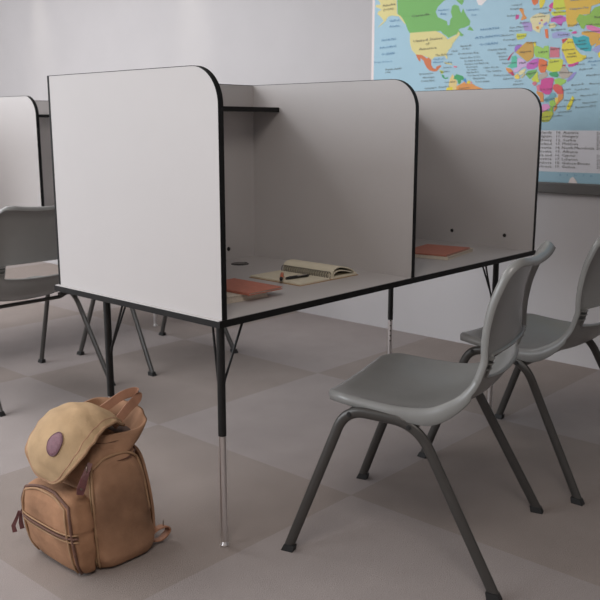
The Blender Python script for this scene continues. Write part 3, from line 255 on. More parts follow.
def make_carrel(label, group):
    t = thing('study_carrel', label, 'study desk', (0, 0, 0), 0, group)
    t0 = .016; th = .018
    obj('desktop', BX(-.010, 2*W+t0+.004, .003, D+t0, H-th, H, bev=.0008), M['laminate'], t)
    b = bmesh.new(); box(b, -.012, 2*W+t0+.008, -.001, .003, H-th-.001, H-.0008); box(b, -.012, -.0101, .003, D+t0+.004, H-th-.001, H-.0025)
    box(b, 2*W+t0+.004, 2*W+t0+.008, .003, D+t0+.004, H-th-.001, H-.0015); box(b, -.004, 2*W+t0+.004, D+t0, D+t0+.004, H-th-.001, H-.0015)
    e = obj('edge_banding', b, M['band'], t); e['label'] = 'black edge strip'
    for i in range(3):
        x = i*W; pts = round_panel(0, 0, .003, D, H, T, .095)
        p_ = obj('side_panel', panel_mesh(x, x+t0, pts), M['laminate'], t)
        bb = band_mesh(x-.0006, x+t0+.0006, pts); box(bb, x-.0006, x+t0+.0006, D, D+.0095, H+.0005, T+.0012); obj('panel_edge_banding', bb, M['band'], p_)
    for i in range(2):
        p_ = obj('back_panel', BX(i*W+t0, (i+1)*W, D-.016, D-.004, H, T-.001), M['laminate'], t)
        b = BX(i*W+t0, (i+1)*W, D-.016, D-.004, T-.001, T+.0012)
        obj('panel_edge_banding', b, M['band'], p_)
        s = obj('shelf', BX(i*W+t0, (i+1)*W, .600, D-.016, 1.187, 1.203), M['laminate'], t)
        obj('shelf_edge_banding', BX(i*W+t0, (i+1)*W, .5965, .5999, 1.1865, 1.2035), M['band'], s)
    def bolt(c, d):
        b = bmesh.new(); c = Vector(c); d = Vector(d); cyl(b, c-d*.001, c+d*.003, .0085, .0065, 16); cyl(b, c+d*.002, c+d*.0045, .005, .003, 12)
        obj('bolt_cap', b, M['black_plastic'], t, smooth=False)
    for i in (1, 2):
        for y in (.129, .379): 
            if i == 2: bolt((i*W, y, .70), (-1, 0, 0))
    for i in range(2): bolt((i*W+.704, D-.016, .69), (0, -1, 0))
    for i in range(2):
        b = bmesh.new(); c = (i*W+.661, .625)
        cyl(b, (*c, H-.0005), (*c, H+.0025), .033, .031, 32); cyl(b, (c[0]-.004, c[1], H+.002), (c[0]-.004, c[1], H+.0035), .024, .023, 28)
        box(b, c[0]+.016, c[0]+.03, c[1]-.005, c[1]+.005, H+.002, H+.0036)
        obj('cable_grommet', b, M['black_plastic'], t)
    b = bmesh.new()
    box(b, .06, 2*W-.06, .09, .094, H-th-.03, H-th-.0005); box(b, .06, 2*W-.06, .66, .664, H-th-.03, H-th-.0005)
    obj('under_rail', b, M['black_metal'], t)
    for x, y, sx, sy in ((.027, .040, 1, 1), (.03, .548, 1, -1), (1.464, .040, -1, 1), (1.464, .535, -1, -1)):
        b = cyl(bmesh.new(), (x, y, .322), (x, y, H-th-.004), .0112); box(b, x-.02, x+.02, y-.02, y+.02, H-th-.005, H-th-.0005)
        lg = autosmooth(obj('leg', b, M['black_metal'], t))
        b = cyl(bmesh.new(), (x, y, .0160), (x, y, .3225), .0096, seg=24)
        ins = autosmooth(obj('leg_insert', b, M['chrome'], lg)); ins['label'] = 'chrome lower leg tube'
        b = bmesh.new()
        for k in range(5):
            z = .318-.022*k
            for d in ((-.72, -.69, 0),): 
                d = Vector(d).normalized(); c = Vector((x, y, z)); cyl(b, c+d*.0092, c+d*.0099, .0032, seg=12)
        obj('adjustment_hole', b, M['foot'], lg) if (y > .3) else b.free()
        b = cyl(bmesh.new(), (x, y, 0), (x, y, .006), .0125, seg=24); cyl(b, (x, y, .006), (x, y, .017), .0115, .006, seg=24)
        autosmooth(obj('glide_foot', b, M['chrome'], lg))
        for a in ((x+sx*(.083 if sx > 0 else .105), y, H-th-.004), (x, y+sy*((.03 if sx > 0 else .05) if sy > 0 else .083), H-th-.004)):
            d = (Vector(a)-Vector((x, y, 0))); d.z = 0; d = d.normalized()
            b = sweep(bmesh.new(), [(x+d.x*.010, y+d.y*.010, .462), Vector((x, y, .476))+d*.013, a], .0034, seg=10)
            box(b, a[0]-.012, a[0]+.012, a[1]-.012, a[1]+.012, H-th-.0045, H-th-.0005)
            autosmooth(obj('brace', b, M['black_metal'], lg))
    return t
carrel = make_carrel('pale grey two-booth study carrel with black edges, books and notebook on its desk', 'double study carrels')
row2 = dup(carrel, (0, 2.236, 0), 0, 'second study carrel in the row behind, its side panel at the left edge', 'double study carrels')
for ch in row2.children:
    if ch.name.startswith('leg') and len(ch.children) and ch.data.vertices[0].co.x > 1: ch.location.x += .09

# ---------------------------------------------------------------- stacking chairs
PROF = [(.212, .436), (.196, .443), (.165, .441), (.11, .430), (.04, .418), (-.04, .414), (-.11, .424), (-.165, .450), (-.205, .490), (-.225, .53),
        (-.238, .575), (-.235, .62), (-.235, .67), (-.240, .72), (-.252, .765), (-.263, .794), (-.274, .812), (-.282, .819)]
cp = catmull([(0, y, z) for y, z in PROF], 12); cp = np.array(cp)[:, 1:]
seg_ = np.r_[0, np.cumsum(np.hypot(*(np.diff(cp, axis=0).T)))]; LEN = seg_[-1]
def prof(bv): return np.array([np.interp(bv, seg_, cp[:, 0]), np.interp(bv, seg_, cp[:, 1])])
def bz(y=None, z=None):
    for i, (a, c) in enumerate(cp):
        if z is not None and c >= z and a < -.1: return seg_[i]
        if y is not None and a <= y and i > 20: return seg_[i]
B_S0, B_S1, B_W = bz(z=.522), bz(z=.594), bz(y=-.15)
def halfw(b_):
    r0, r1 = .085, .055
    base = np.interp(b_, [0, .05, .2, B_W-.03, B_S0, B_S1, LEN-.08, LEN], [.216, .224, .234, .231, .212, .211, .209, .203])
    if b_ < r0: base = base-r0+math.sqrt(max(r0*r0-(r0-b_)**2, 0))
    if b_ > LEN-r1: base = base-r1+math.sqrt(max(r1*r1-(b_-LEN+r1)**2, 0))
    return base
def F(a, b_):
    q = prof(b_); q2 = prof(min(b_+.004, LEN)); q1 = prof(max(b_-.004, 0)); t = q2-q1; t /= np.linalg.norm(t)
    n = np.array([t[1], -t[0]])*-1
    if n @ np.array([1, 1]) < 0: n = -n
    w_ = np.interp(b_, [0, .06, .16, .30, B_W, (B_S0+B_S1)/2, B_S1+.06, LEN-.05, LEN], [.008, .016, .024, .029, .036, .042, .035, .022, .016])
    u = abs(a)/.225; h = w_*(u**2.3)
    # shallow thigh dish
    h2 = -.006*math.exp(-((b_-.24)/.09)**2)*max(0, 1-u*u)
    h += h2
    ear = .016*u**3*max(0, 1-(LEN-b_)/.09)**1.5; q = q+np.array([-.004, 1])*np.array([1, ear]) if 0 else q+np.array([0, ear])
    return np.array([a*(1-.25*h/.22), q[0]+n[0]*h, q[1]+n[1]*h])
def make_shell():
    NB, NA = 88, 22
    bs = []
    t_ = np.linspace(0, 1, 15)[:-1]; bs += list(.085*(1-np.cos(t_*math.pi/2)))
    bs += list(np.linspace(.085, B_S0, 36)[:-1])
    sl = B_S1-B_S0; bs += list(B_S0+sl*(.5-.5*np.cos(np.linspace(0, 1, 15)*math.pi)))[:-1]
    bs += list(np.linspace(B_S1, LEN-.055, 26)[:-1]); t_ = np.linspace(0, 1, 15); bs += list(LEN-.055+.055*np.sin(t_*math.pi/2))
    r = .014; Ws = .184
    us = list(np.linspace(-1, 1, 2*NA+1)); JS = 16
    def col(j, b_):
        u = us[j]; hw = halfw(b_)
        wsl = Ws-r
        if B_S0 <= b_ <= B_S1:
            d = min(b_-B_S0, B_S1-b_); wsl = Ws-r+math.sqrt(max(r*r-(r-min(d, r))**2, 0))
        else:
            d = min(abs(b_-B_S0), abs(b_-B_S1)); wsl = Ws-r+r*min(d/.05, 1)*.4
        wsl = min(wsl, hw*.86)
        k = abs(u)*NA
        a = k/JS*wsl if k <= JS else wsl+(k-JS)/(NA-JS)*(hw-wsl)
        return math.copysign(a, u) if u else 0.
    grid = [[F(col(j, b_), b_) for j in range(len(us))] for b_ in bs]
    bm = bmesh.new(); V = [[bm.verts.new(q) for q in row] for row in grid]
    for i in range(len(bs)-1):
        for j in range(len(us)-1):
            mid = (bs[i]+bs[i+1])/2; k = max(abs(us[j]), abs(us[j+1]))*NA
            if B_S0 < mid < B_S1 and k <= JS+.01: continue
            bm.faces.new((V[i][j], V[i][j+1], V[i+1][j+1], V[i+1][j]))
    for v in [v for v in bm.verts if not v.link_faces]: bm.verts.remove(v)
    bm.normal_update()
    # make the normals face the sitter
    if sum(f.normal.z+f.normal.y for f in bm.faces) < 0: bmesh.ops.reverse_faces(bm, faces=bm.faces)
    bm.normal_update(); nrm = {v: v.normal.copy() for v in bm.verts}
    be = [e for e in bm.edges if len(e.link_faces) == 1]
    adj = {}
    for e in be:
        for v in e.verts: adj.setdefault(v, []).append(e)
    outd = {}
    for v, es in adj.items():
        o_ = Vector()
        for e in es:
            f = e.link_faces[0]; t = (e.verts[1].co-e.verts[0].co).normalized(); c = f.calc_center_median()-e.verts[0].co
            d = t.cross(nrm[v]); d = -d if d.dot(c) > 0 else d; o_ += d
        outd[v] = o_.normalized()
    cy = prof(B_S0)
    def inner(v): return abs(v.co.x) < .18 and .50 < v.co.z < .63 and v.co.y < -.1
    prev = {v: v for v in adj}; last = list(be)
    steps = 6
    for s in range(1, steps+2):
        new = {}
        for v in adj:
            inn = inner(v); R_ = .006 if inn else .012; dp = .006 if inn else .014+(.020*math.exp(-((v.co.y+.09)/.075)**2) if v.co.z < .5 else 0)
            if s <= steps: th = s/steps*math.pi/2; off = outd[v]*R_*math.sin(th)-nrm[v]*R_*(1-math.cos(th))
            else: off = outd[v]*R_-nrm[v]*(R_+dp)
            new[v] = bm.verts.new(v.co+off)
        for e in be:
            a, c = e.verts; bm.faces.new((prev[a], prev[c], new[c], new[a]))
        prev = new
    bmesh.ops.recalc_face_normals(bm, faces=bm.faces)
    tst = max(bm.faces, key=lambda f: f.normal.z if f.calc_center_median().z < .5 and abs(f.calc_center_median().x) < .05 else -9)
    return bm
def make_chair(label, group):
    t = thing('stacking_chair', label, 'chair', (0, 0, 0), 0, group)
    sh = obj('seat_shell', make_shell(), M['plastic'], t, smooth=True)
    so = sh.modifiers.new('thick', 'SOLIDIFY'); so.thickness = .0045; so.offset = -1
    # small ribs inside the hollow side rails beside the slot
    for s in (-1, 1):
        for z in (.545, .565, .585):
            q = F(s*.196, bz(z=z)); obj('rail_rib', BX(q[0]-.012, q[0]+.012, q[1]-.022, q[1]-.004, q[2]-.0012, q[2]+.0012), M['plastic'], t)
    for s in (-1, 1):
        xt, xf = .241, .268
        pts = [(s*xf, .287, .012), (s*xt, .136, .419), (s*xt, -.060, .408), (s*xf, -.276, .012)]
        # slight crown: front high, rear a little lower
        path = fillet(pts, [.058, .070], 12)
        b = sweep(bmesh.new(), path, .0143, .0085, up=(1, 0, 0), seg=18)
        fr = autosmooth(obj('side_frame', b, M['frame'], t), 50); fr['label'] = 'dark tubular side frame'
        for y0, sg in ((.289, 1), (-.278, -1)):
            b = bmesh.new(); cx = s*(xf+.001)
            vs = []
            for z, hy, hx in ((0, .0175, .0115), (.004, .017, .0115), (.018, .0152, .0100)):
                yy = y0-sg*z*.36; vs.append([b.verts.new((cx+i*hx, yy+j*hy, z)) for i, j in ((-1, -1), (1, -1), (1, 1), (-1, 1))])
            for k in range(2):
                for i in range(4): b.faces.new((vs[k][i], vs[k][(i+1) % 4], vs[k+1][(i+1) % 4], vs[k+1][i]))
            b.faces.new(vs[0]); b.faces.new(vs[2]); obj('foot_cap', b, M['foot'], fr)
        for yt in (.122, -.040):
            pp_ = min(path, key=lambda q: abs(q.y-yt)+(9 if q.z < .37 else 0)); y, z = yt, pp_.z+.002
            b = cyl(bmesh.new(), (s*(xt+.0075), y, z-.002), (s*(xt+.0105), y, z-.002), .0075, .006, 16)
            cyl(b, (s*(xt+.0100), y, z-.002), (s*(xt+.0125), y, z-.002), .003, .0025, 10)
            obj('screw', b, M['foot'], fr)
            b = BX(*sorted((s*.18, s*(xt-.003))), y-.012, y+.012, z-.008, z+.004, bev=.001); obj('seat_bracket', b, M['frame'], fr)
    for y, z in ((.115, .400), (-.04, .392)):
        b = sweep(bmesh.new(), fillet([(-.226, y, z+.014), (-.19, y, z-.006), (.19, y, z-.006), (.226, y, z+.014)], .02, 5), .0085, seg=14, up=(0, 1, 0))
        autosmooth(obj('crossbar', b, M['frame'], t), 50)
    return t
R_ = math.radians
g = 'grey stacking chairs at the study carrels'
chair = make_chair('grey plastic stacking chair nearest the camera, in front of the first booth', g)
chair.location = (.468, -.309, 0); chair.rotation_euler = (0, 0, R_(16))
dup(chair, (1.207, -.288, 0), R_(.5), 'grey plastic stacking chair cut by the right edge, in front of the farther booth', g)
dup(chair, (.425, 1.78, 0), R_(.8), 'dark-looking stacking chair with its back to us at the left edge, before the rear row', g)
dup(chair, (1.178, 1.776, 0), R_(1.5), 'stacking chair of the rear row seen only as legs beneath the front carrel', g)

# ---------------------------------------------------------------- books, notebook, pens
def book(name, label, cat, c, z, L_, W_, t, rz, cover, group=None, hard=.003, lab=None):
    o = thing(name, label, cat, (c[0], c[1], z), rz, group)
    b = bmesh.new(); box(b, -L_/2, L_/2, -W_/2, W_/2, 0, hard, bev=.0008); box(b, -L_/2, L_/2, -W_/2, W_/2, t-hard, t, bev=.0008)
    box(b, -L_/2-.001, -L_/2+.003, -W_/2, W_/2, .0005, t-.0005, bev=.0012)
    cv = obj('cover', b, M[cover], o); pg = obj('page_block', BX(-L_/2+.002, L_/2-.004, -W_/2+.004, W_/2-.004, hard, t-hard), M['pages'], o)
    return o
book('hardcover_book', 'thick cream book, lower of the pair beside the near side panel', 'book', (.208, .231), H, .205, .185, .020, R_(-5), 'pages', 'books on the first desk', hard=.0025)
book('hardcover_book', 'orange-red hardcover book lying on the cream book in the first booth', 'book', (.2685, .2115), H+.0205, .138, .208, .008, R_(-.5), 'red_cover', 'books on the first desk', hard=.002)
book('hardcover_book', 'cream book, lower of the pair on the farther booth desk', 'book', (1.352, .238), H, .275, .20, .013, R_(11), 'pages', 'books on the second desk', hard=.002)
book('hardcover_book', 'red book lying on the cream book in the farther booth', 'book', (1.338, .232), H+.0135, .245, .185, .006, R_(10), 'red_cover', 'books on the second desk', hard=.0015)

nb = thing('spiral_notebook', 'open cream spiral notebook with curled pages on the first desk', 'notebook', (.483, .17, H), R_(-1))
# local x across the spread, y along the spine; spine at x = .15
obj('cover', BX(0, .284, 0, .232, 0, .002, bev=.0006), M['kraft'], nb)
obj('left_pages', BX(.004, .142, .003, .229, .002, .0075, bev=.0008), M['paper'], nb)
def arch_block(name, top, th_, m):
    b = bmesh.new(); tp = catmull([(x, 0, z) for x, z in top], 6); rows = []
    for (y0, y1) in ((.004, .228),):
        up_ = [(q[0], q[2]) for q in tp]; dn = [(q[0], max(q[2]-th_, .0082)) for q in tp][::-1]; loop = up_+dn
        A = [b.verts.new((x, y0, z)) for x, z in loop]; B = [b.verts.new((x, y1, z)) for x, z in loop]
        n = len(up_)
        for i in range(n-1):
            b.faces.new((A[i], A[i+1], A[2*n-2-i], A[2*n-1-i])); b.faces.new((B[i], B[i+1], B[2*n-2-i], B[2*n-1-i])[::-1])
        for i in range(len(loop)): b.faces.new((A[i], A[(i+1) % len(loop)], B[(i+1) % len(loop)], B[i]))
    return autosmooth(obj(name, b, m, nb), 30)
obj('right_pages', BX(.156, .278, .003, .229, .002, .0085, bev=.0008), M['paper'], nb)
arch_block('curled_pages', [(.158, .013), (.160, .026), (.172, .036), (.195, .0385), (.225, .034), (.252, .024), (.268, .015)], .0035, M['paper'])
arch_block('curled_pages', [(.162, .012), (.168, .022), (.190, .027), (.220, .024), (.250, .016), (.274, .0105)], .003, M['paper'])
b = bmesh.new()
for k in range(20):
    y = .014+k*.0107; ring = [(.150+.0095*math.cos(a), y+.0014*math.sin(a/2), .014+.0115*math.sin(a)) for a in [i/12*2*math.pi for i in range(12)]]
    sweep(b, ring, .0012, seg=6, closed=True, up=(0, 1, 0))
sp = obj('spiral_wire', b, M['wire'], nb, smooth=True); sp['label'] = 'dark spiral wire binding'

pen = thing('marker_pen', 'orange pen with a black tip lying on the notebook', 'pen', (0, 0, 0), 0)
def pen_parts(root, a, c, r, m1, m2, names):
    a = Vector(a); c = Vector(c); d = c-a
    b = bmesh.new(); sweep(b, [a+d*t for t in (.22, .24, .95, 1)], [r*.9, r, r, r*.7], seg=18, up=(0, 0, 1)); autosmooth(obj(names[0], b, m1, root))
    b = bmesh.new(); sweep(b, [a+d*t for t in (0, .02, .2, .22)], [r*.55, r*.8, r*1.04, r*1.04], seg=18, up=(0, 0, 1)); autosmooth(obj(names[1], b, m2, root))
pen_parts(pen, (.470, .240, H+.0140), (.552, .312, H+.0150), .0058, M['orange_plastic'], M['black_plastic'], ('barrel', 'tip_cap'))
pen2 = thing('marker_pen', 'black pen lying in front of the spiral binding on the notebook', 'pen', (0, 0, 0), 0)
pen_parts(pen2, (.505, .252, H+.0128), (.598, .238, H+.0128), .0052, M['black_plastic'], M['black_plastic'], ('barrel', 'tip_cap'))
b = BX(.545, .592, .2365, .2395, H+.0165, H+.0186, bev=.0006); obj('pocket_clip', b, M['chrome'], pen2)

# ---------------------------------------------------------------- wall map
MX = X1-.010
mp = thing('world_map', 'large coloured world map hanging on the wall with a grey bottom rail', 'map', (X1, 0, 0))
def loc_(o): o.location = (-X1, 0, 0); return o
loc_(obj('map_sheet', BX(MX, MX+.002, -1.15, 1.358, .872, 2.05), M['sheet'], mp))
loc_(obj('margin_strip', BX(MX-.0003, MX+.0021, 1.358, 1.374, .872, 2.05), M['margin'], mp))
b = BX(MX-.0004, MX, -1.0, .70, .925, 1.118); loc_(obj('legend_panel', b, M['legend'], mp))
b = bmesh.new(); mats = []; names_ = []
for i, (c, pts) in enumerate(MAP_POLYS):
    if c not in names_:
        names_.append(c); rgb = lin(MAP_COLS[c]); mats.append(mat('map_print_'+c, rgb, .5))
    x = MX-.0006-.00002*i
    vs = [b.verts.new((x, y, z)) for y, z in pts]
    for tri in tessellate_polygon([[Vector((y, z, 0)) for y, z in pts]]):
        try: f = b.faces.new([vs[k] for k in tri]); f.material_index = names_.index(c)
        except ValueError: pass
for f in b.faces:
    f.normal_update()
    if f.normal.x > 0: f.normal_flip()
loc_(obj('printed_countries', b, None, mp, mats=mats))
b = bmesh.new(); dg = bpy.context.evaluated_depsgraph_get(); zt = MX-.004
kinds = []
for (ya, za, yb, zb, h, ink, s) in MAP_TEXT:
    cu = bpy.data.curves.new('lettering', 'FONT'); cu.body = s; cu.size = 1; cu.resolution_u = 1
    if ink == 'k' or True: cu.offset = .0
    to = bpy.data.objects.new('lettering', cu); C.objects.link(to); bpy.context.view_layer.update()
    me = bpy.data.meshes.new_from_object(to.evaluated_get(bpy.context.evaluated_depsgraph_get()))
    xs = [v.co.x for v in me.vertices]; x0, x1 = min(xs), max(xs); L_ = ya-yb; sl = (zb-za)/L_ if L_ else 0
    n0 = len(b.verts); b.from_mesh(me); b.verts.ensure_lookup_table()
    for v in b.verts[n0:]:
        u = (v.co.x-x0)/(x1-x0)*L_; q = v.co.y*h*1.42; v.co = (zt, ya-u, za+q+u*sl)
    b.faces.ensure_lookup_table()
    nf = len(kinds)
    for f in b.faces[nf:]: f.material_index = 0 if ink == 'k' else 1; kinds.append(0)
    bpy.data.objects.remove(to); bpy.data.meshes.remove(me); bpy.data.curves.remove(cu)
loc_(obj('printed_names', b, None, mp, mats=[M['inkk'], M['inkb']]))
loc_(obj('bottom_rail', BX(MX-.016, MX+.009, -1.16, 1.38, .824, .876, bev=.006), M['rail'], mp))

# ---------------------------------------------------------------- backpack (front faces the room's left side)
bp = thing('backpack', 'tan and brown canvas backpack standing on the carpet under the desk corner', 'bag', (-.199, .292, 0), -HP); bp.scale = (1, 1, 1.03)
def sup(a, n):
    c, s = math.cos(a), math.sin(a); return math.copysign(abs(c)**(2/n), c), math.copysign(abs(s)**(2/n), s)
SEC = [(0.0, .118, -.082, .088), (.008, .130, -.095, .098), (.03, .137, -.104, .104), (.08, .139, -.107, .099), (.14, .137, -.108, .090), (.20, .134, -.108, .079), (.25, .130, -.106, .068), (.285, .122, -.098, .056), (.31, .104, -.082, .042), (.325, .08, -.062, .026), (.333, .045, -.04, .008)]
Sz = [s[0] for s in SEC]
def bodyp(z, a, off=0):
    hw = np.interp(z, Sz, [s[1] for s in SEC]); y0 = np.interp(z, Sz, [s[2] for s in SEC]); y1 = np.interp(z, Sz, [s[3] for s in SEC])
    x, y = sup(a, 4.2); bulge = 1+.018*math.sin(z*31+1)*math.cos(a)
    return Vector(((hw*bulge+off)*x, (y0+y1)/2+((y1-y0)/2+off)*y, z))
b = bmesh.new(); rows = []
zs = sorted(set(list(np.linspace(0, .333, 44))+[.004, .012])); NS = 72
for z in zs:
    row = []
    for k in range(NS):
        a = 2*math.pi*k/NS; q = bodyp(z, a)
        wr = .0036*math.sin(z*52+3*math.sin(a*3))*math.sin(a*5+z*20)+.0016*math.sin(z*120+a*9)*math.sin(a*2+z*9)
        d = Vector((q.x, q.y, 0)).normalized(); row.append(b.verts.new(q+d*wr*min(1, z/.03)))
    rows.append(row)
for i in range(len(zs)-1):
    for k in range(NS): b.faces.new((rows[i][k], rows[i][(k+1) % NS], rows[i+1][(k+1) % NS], rows[i+1][k]))
b.faces.new(rows[0][::-1]); b.faces.new(rows[-1])
obj('main_body', b, M['canvas'], bp, smooth=True)
# piped seams arching over each side panel
for s in (1, -1):
    path = []
    af, ar = math.radians(-47), math.radians(40)
    for z in np.linspace(.01, .27, 14): path.append(bodyp(z, af if s > 0 else math.pi-af, .001))
    for t in np.linspace(0, 1, 12)[1:]:
        a = af+(ar-af)*t; z = .27+.026*math.sin(t*math.pi)+.0*t; path.append(bodyp(z, a if s > 0 else math.pi-a, .001))
    for z in np.linspace(.26, .12, 8): path.append(bodyp(z, ar if s > 0 else math.pi-ar, .001))
    sweep_b = sweep(bmesh.new(), catmull([tuple(q) for q in path], 3), .0036, seg=8, up=(0, 0, 1))
    obj('piping', sweep_b, M['canvas_edge'], bp, smooth=True)
    path = [bodyp(z, af-.10 if s > 0 else math.pi-af+.10, .0005) for z in np.linspace(.01, .27, 14)]
    obj('seam', sweep(bmesh.new(), path, .0022, seg=6, up=(0, 0, 1)), M['canvas_light'], bp, smooth=True)
# drawstring collar standing open behind the flap
def strip_loop(z0, z1, rx0, ry0, rx1, ry1, cx, cy0, cy1, tilt, m, name, n=56, th=.004, parent=bp):
    b = bmesh.new(); rings = []
    for k in range(n):
        a = 2*math.pi*k/n; wob = 1+.035*math.sin(a*5)+.02*math.sin(a*9+1); prs = []
        for t in np.linspace(0, 1, 7):
            rx, ry = rx0+(rx1-rx0)*t, ry0+(ry1-ry0)*t; bul = 1+.05*math.sin(t*math.pi)
            x, y = sup(a, 2.4); prs.append(Vector((cx+rx*bul*wob*x, cy0+(cy1-cy0)*t+ry*bul*wob*y, z0+(z1-z0)*t+tilt*y*t-.16*x*rx*t)))
        rings.append(prs)
    O = [[b.verts.new(q) for q in r] for r in rings]
    I = [[b.verts.new(Vector((cx+(q.x-cx)*(1-th/.06), q.y*(1-th/.08), q.z))) for q in r] for r in rings]
    for k in range(n):
        l = (k+1) % n
        for j in range(6):
            b.faces.new((O[k][j], O[l][j], O[l][j+1], O[k][j+1])); b.faces.new((I[k][j+1], I[l][j+1], I[l][j], I[k][j]))
        b.faces.new((O[k][6], O[l][6], I[l][6], I[k][6])); b.faces.new((O[l][0], O[k][0], I[k][0], I[l][0]))
    return obj(name, b, m, parent, smooth=True)
strip_loop(.285, .358, .112, .075, .105, .094, 0, -.012, .040, .004, M['canvas'], 'collar')
strip_loop(.281, .300, .119, .0865, .117, .086, 0, -.013, -.008, .004, M['zip'], 'zip_band')
b = bmesh.new(); ring = []
for k in range(40):
    a = 2*math.pi*k/40; x, y = sup(a, 2.4); ring.append(b.verts.new((.103*x, .0+.078*y, .325)))
b.faces.new(ring); obj('lining', b, M['lining'], bp)
# flap
FC = catmull([(0, .045, .358), (0, .0, .392), (0, -.055, .405), (0, -.110, .392), (0, -.148, .352), (0, -.168, .305), (0, -.166, .265), (0, -.157, .236)], 10)
FC = np.array(FC)[:, 1:]; fs = np.r_[0, np.cumsum(np.hypot(*(np.diff(FC, axis=0).T)))]; fs /= fs[-1]
def flapp(s, w_):
    q = np.array([np.interp(s, fs, FC[:, 0]), np.interp(s, fs, FC[:, 1])]); e = .01
    t = np.array([np.interp(min(s+e, 1), fs, FC[:, 0])-np.interp(max(s-e, 0), fs, FC[:, 0]), np.interp(min(s+e, 1), fs, FC[:, 1])-np.interp(max(s-e, 0), fs, FC[:, 1])]); t /= np.linalg.norm(t)
    n = np.array([t[1], -t[0]]); n = -n if n[0]*-1+n[1] < 0 else n
    dr = -np.interp(s, [0, .15, .5, 1], [.030, .042, .046, .022])*(abs(w_)/.115)**2.2
    wr = .0018*math.sin(s*17+w_*60)+.0012*math.sin(s*41-w_*35)
    return Vector((w_, q[0]+n[0]*(dr+wr), q[1]+n[1]*(dr+wr))), Vector((0, n[0], n[1]))
def fhw(s): return np.interp(s, [0, .2, .45], [.070, .095, .118]) if s < .64 else .118*math.sqrt(max(1-((s-.64)/.363)**2.5, 0))
b = bmesh.new(); NS_, NW = 44, 24; g_ = []
ss = list(np.linspace(0, .8, 28))+list(.8+.2*np.sin(np.linspace(0, 1, 16)[1:]*HP))
for s in ss: g_.append([b.verts.new(flapp(s, fhw(s)*math.sin(u*HP*.999))[0]) for u in np.linspace(-1, 1, NW+1)])
for i in range(len(ss)-1):
    for j in range(NW): b.faces.new((g_[i][j], g_[i][j+1], g_[i+1][j+1], g_[i+1][j]))
fl = obj('flap', b, M['canvas_light'], bp, smooth=True); so = fl.modifiers.new('thick', 'SOLIDIFY'); so.thickness = .006; so.offset = 0
edge = [flapp(s, fhw(s))[0] for s in ss]+[flapp(1, u*fhw(1))[0] for u in (.5, 0, -.5)]+[flapp(s, -fhw(s))[0] for s in ss[::-1]]
obj('flap_binding', sweep(bmesh.new(), edge, .0062, .0042, seg=10, up=(0, 0, 1)), M['canvas_edge'], fl, smooth=True)
ed2 = [flapp(s, fhw(s)-.013)[0]+flapp(s, fhw(s)-.013)[1]*.003 for s in ss if fhw(s) > .03]+[flapp(s, -fhw(s)+.013)[0]+flapp(s, -fhw(s)+.013)[1]*.003 for s in ss[::-1] if fhw(s) > .03]
obj('stitching', sweep(bmesh.new(), ed2, .0013, seg=6, up=(0, 0, 1)), M['strap'], fl, smooth=True)
# oval patch sewn to the flap
PS, PW = .68, .044
b = bmesh.new(); L_f = 0.36
def pp(u, v, o_): 
    q, n = flapp(PS+u/L_f, PW+v); return q+n*o_
cen = b.verts.new(pp(0, 0, .0062)); rr = []
for f_ in (.35, .7, .93, 1.0):
    rr.append([b.verts.new(pp(.031*f_*math.cos(a), .021*f_*math.sin(a), .0062 if f_ < .95 else .0035)) for a in [2*math.pi*k/36 for k in range(36)]])
for k in range(36):
    b.faces.new((cen, rr[0][k], rr[0][(k+1) % 36]))
    for j in range(3): b.faces.new((rr[j][k], rr[j+1][k], rr[j+1][(k+1) % 36], rr[j][(k+1) % 36]))
pt = obj('oval_patch', b, M['patch'], fl, smooth=True); pt['label'] = 'purplish oval leather patch'
obj('patch_rim', sweep(bmesh.new(), [pp(.031*math.cos(a), .021*math.sin(a), .0055) for a in [2*math.pi*k/36 for k in range(36)]], .0016, seg=6, closed=True, up=(0, 0, 1)), M['patch_rim'], fl, smooth=True)
# front pocket
PSEC = [(.004, .098, -.120), (.012, .108, -.136), (.04, .116, -.150), (.08, .119, -.160), (.12, .119, -.166), (.16, .116, -.168), (.19, .106, -.163), (.207, .09, -.150), (.215, .07, -.132)]
Pz = [s[0] for s in PSEC]
def pockp(z, a, off=0):
    hw = 1.07*np.interp(z, Pz, [s[1] for s in PSEC]); yf = 1.06*np.interp(z, Pz, [s[2] for s in PSEC]); yb = -.085
    x, y = sup(a, 3.6); return Vector(((hw+off)*x, (yf+yb)/2+((yb-yf)/2+off)*y, z))
b = bmesh.new(); rows = []; zs = np.linspace(.004, .215, 34)
for z in zs:
    zz = z; row = []
    groove = -.0045*math.exp(-((z-.118)/.006)**2)
    for k in range(64):
        a = 2*math.pi*k/64; q = pockp(z, a, groove+.0015*math.sin(z*90+a*4))
        row.append(b.verts.new(q))
    rows.append(row)
for i in range(len(zs)-1):
    for k in range(64): b.faces.new((rows[i][k], rows[i][(k+1) % 64], rows[i+1][(k+1) % 64], rows[i+1][k]))
b.faces.new(rows[0][::-1]); b.faces.new(rows[-1])
pk = obj('front_pocket', b, M['canvas_orange'], bp, smooth=True)
path = [pockp(.118, math.radians(d), .0005) for d in range(190, 352, 6)]
obj('zip', sweep(bmesh.new(), path, .0055, .0028, seg=8, up=(0, 0, 1)), M['zip'], pk, smooth=True)
path = [pockp(.127, math.radians(d), .002) for d in range(190, 352, 6)]
obj('piping', sweep(bmesh.new(), path, .0022, seg=8, up=(0, 0, 1)), M['canvas_edge'], pk, smooth=True)
path = [pockp(.108, math.radians(d), .002) for d in range(190, 352, 6)]
obj('piping', sweep(bmesh.new(), path, .0022, seg=8, up=(0, 0, 1)), M['canvas_edge'], pk, smooth=True)
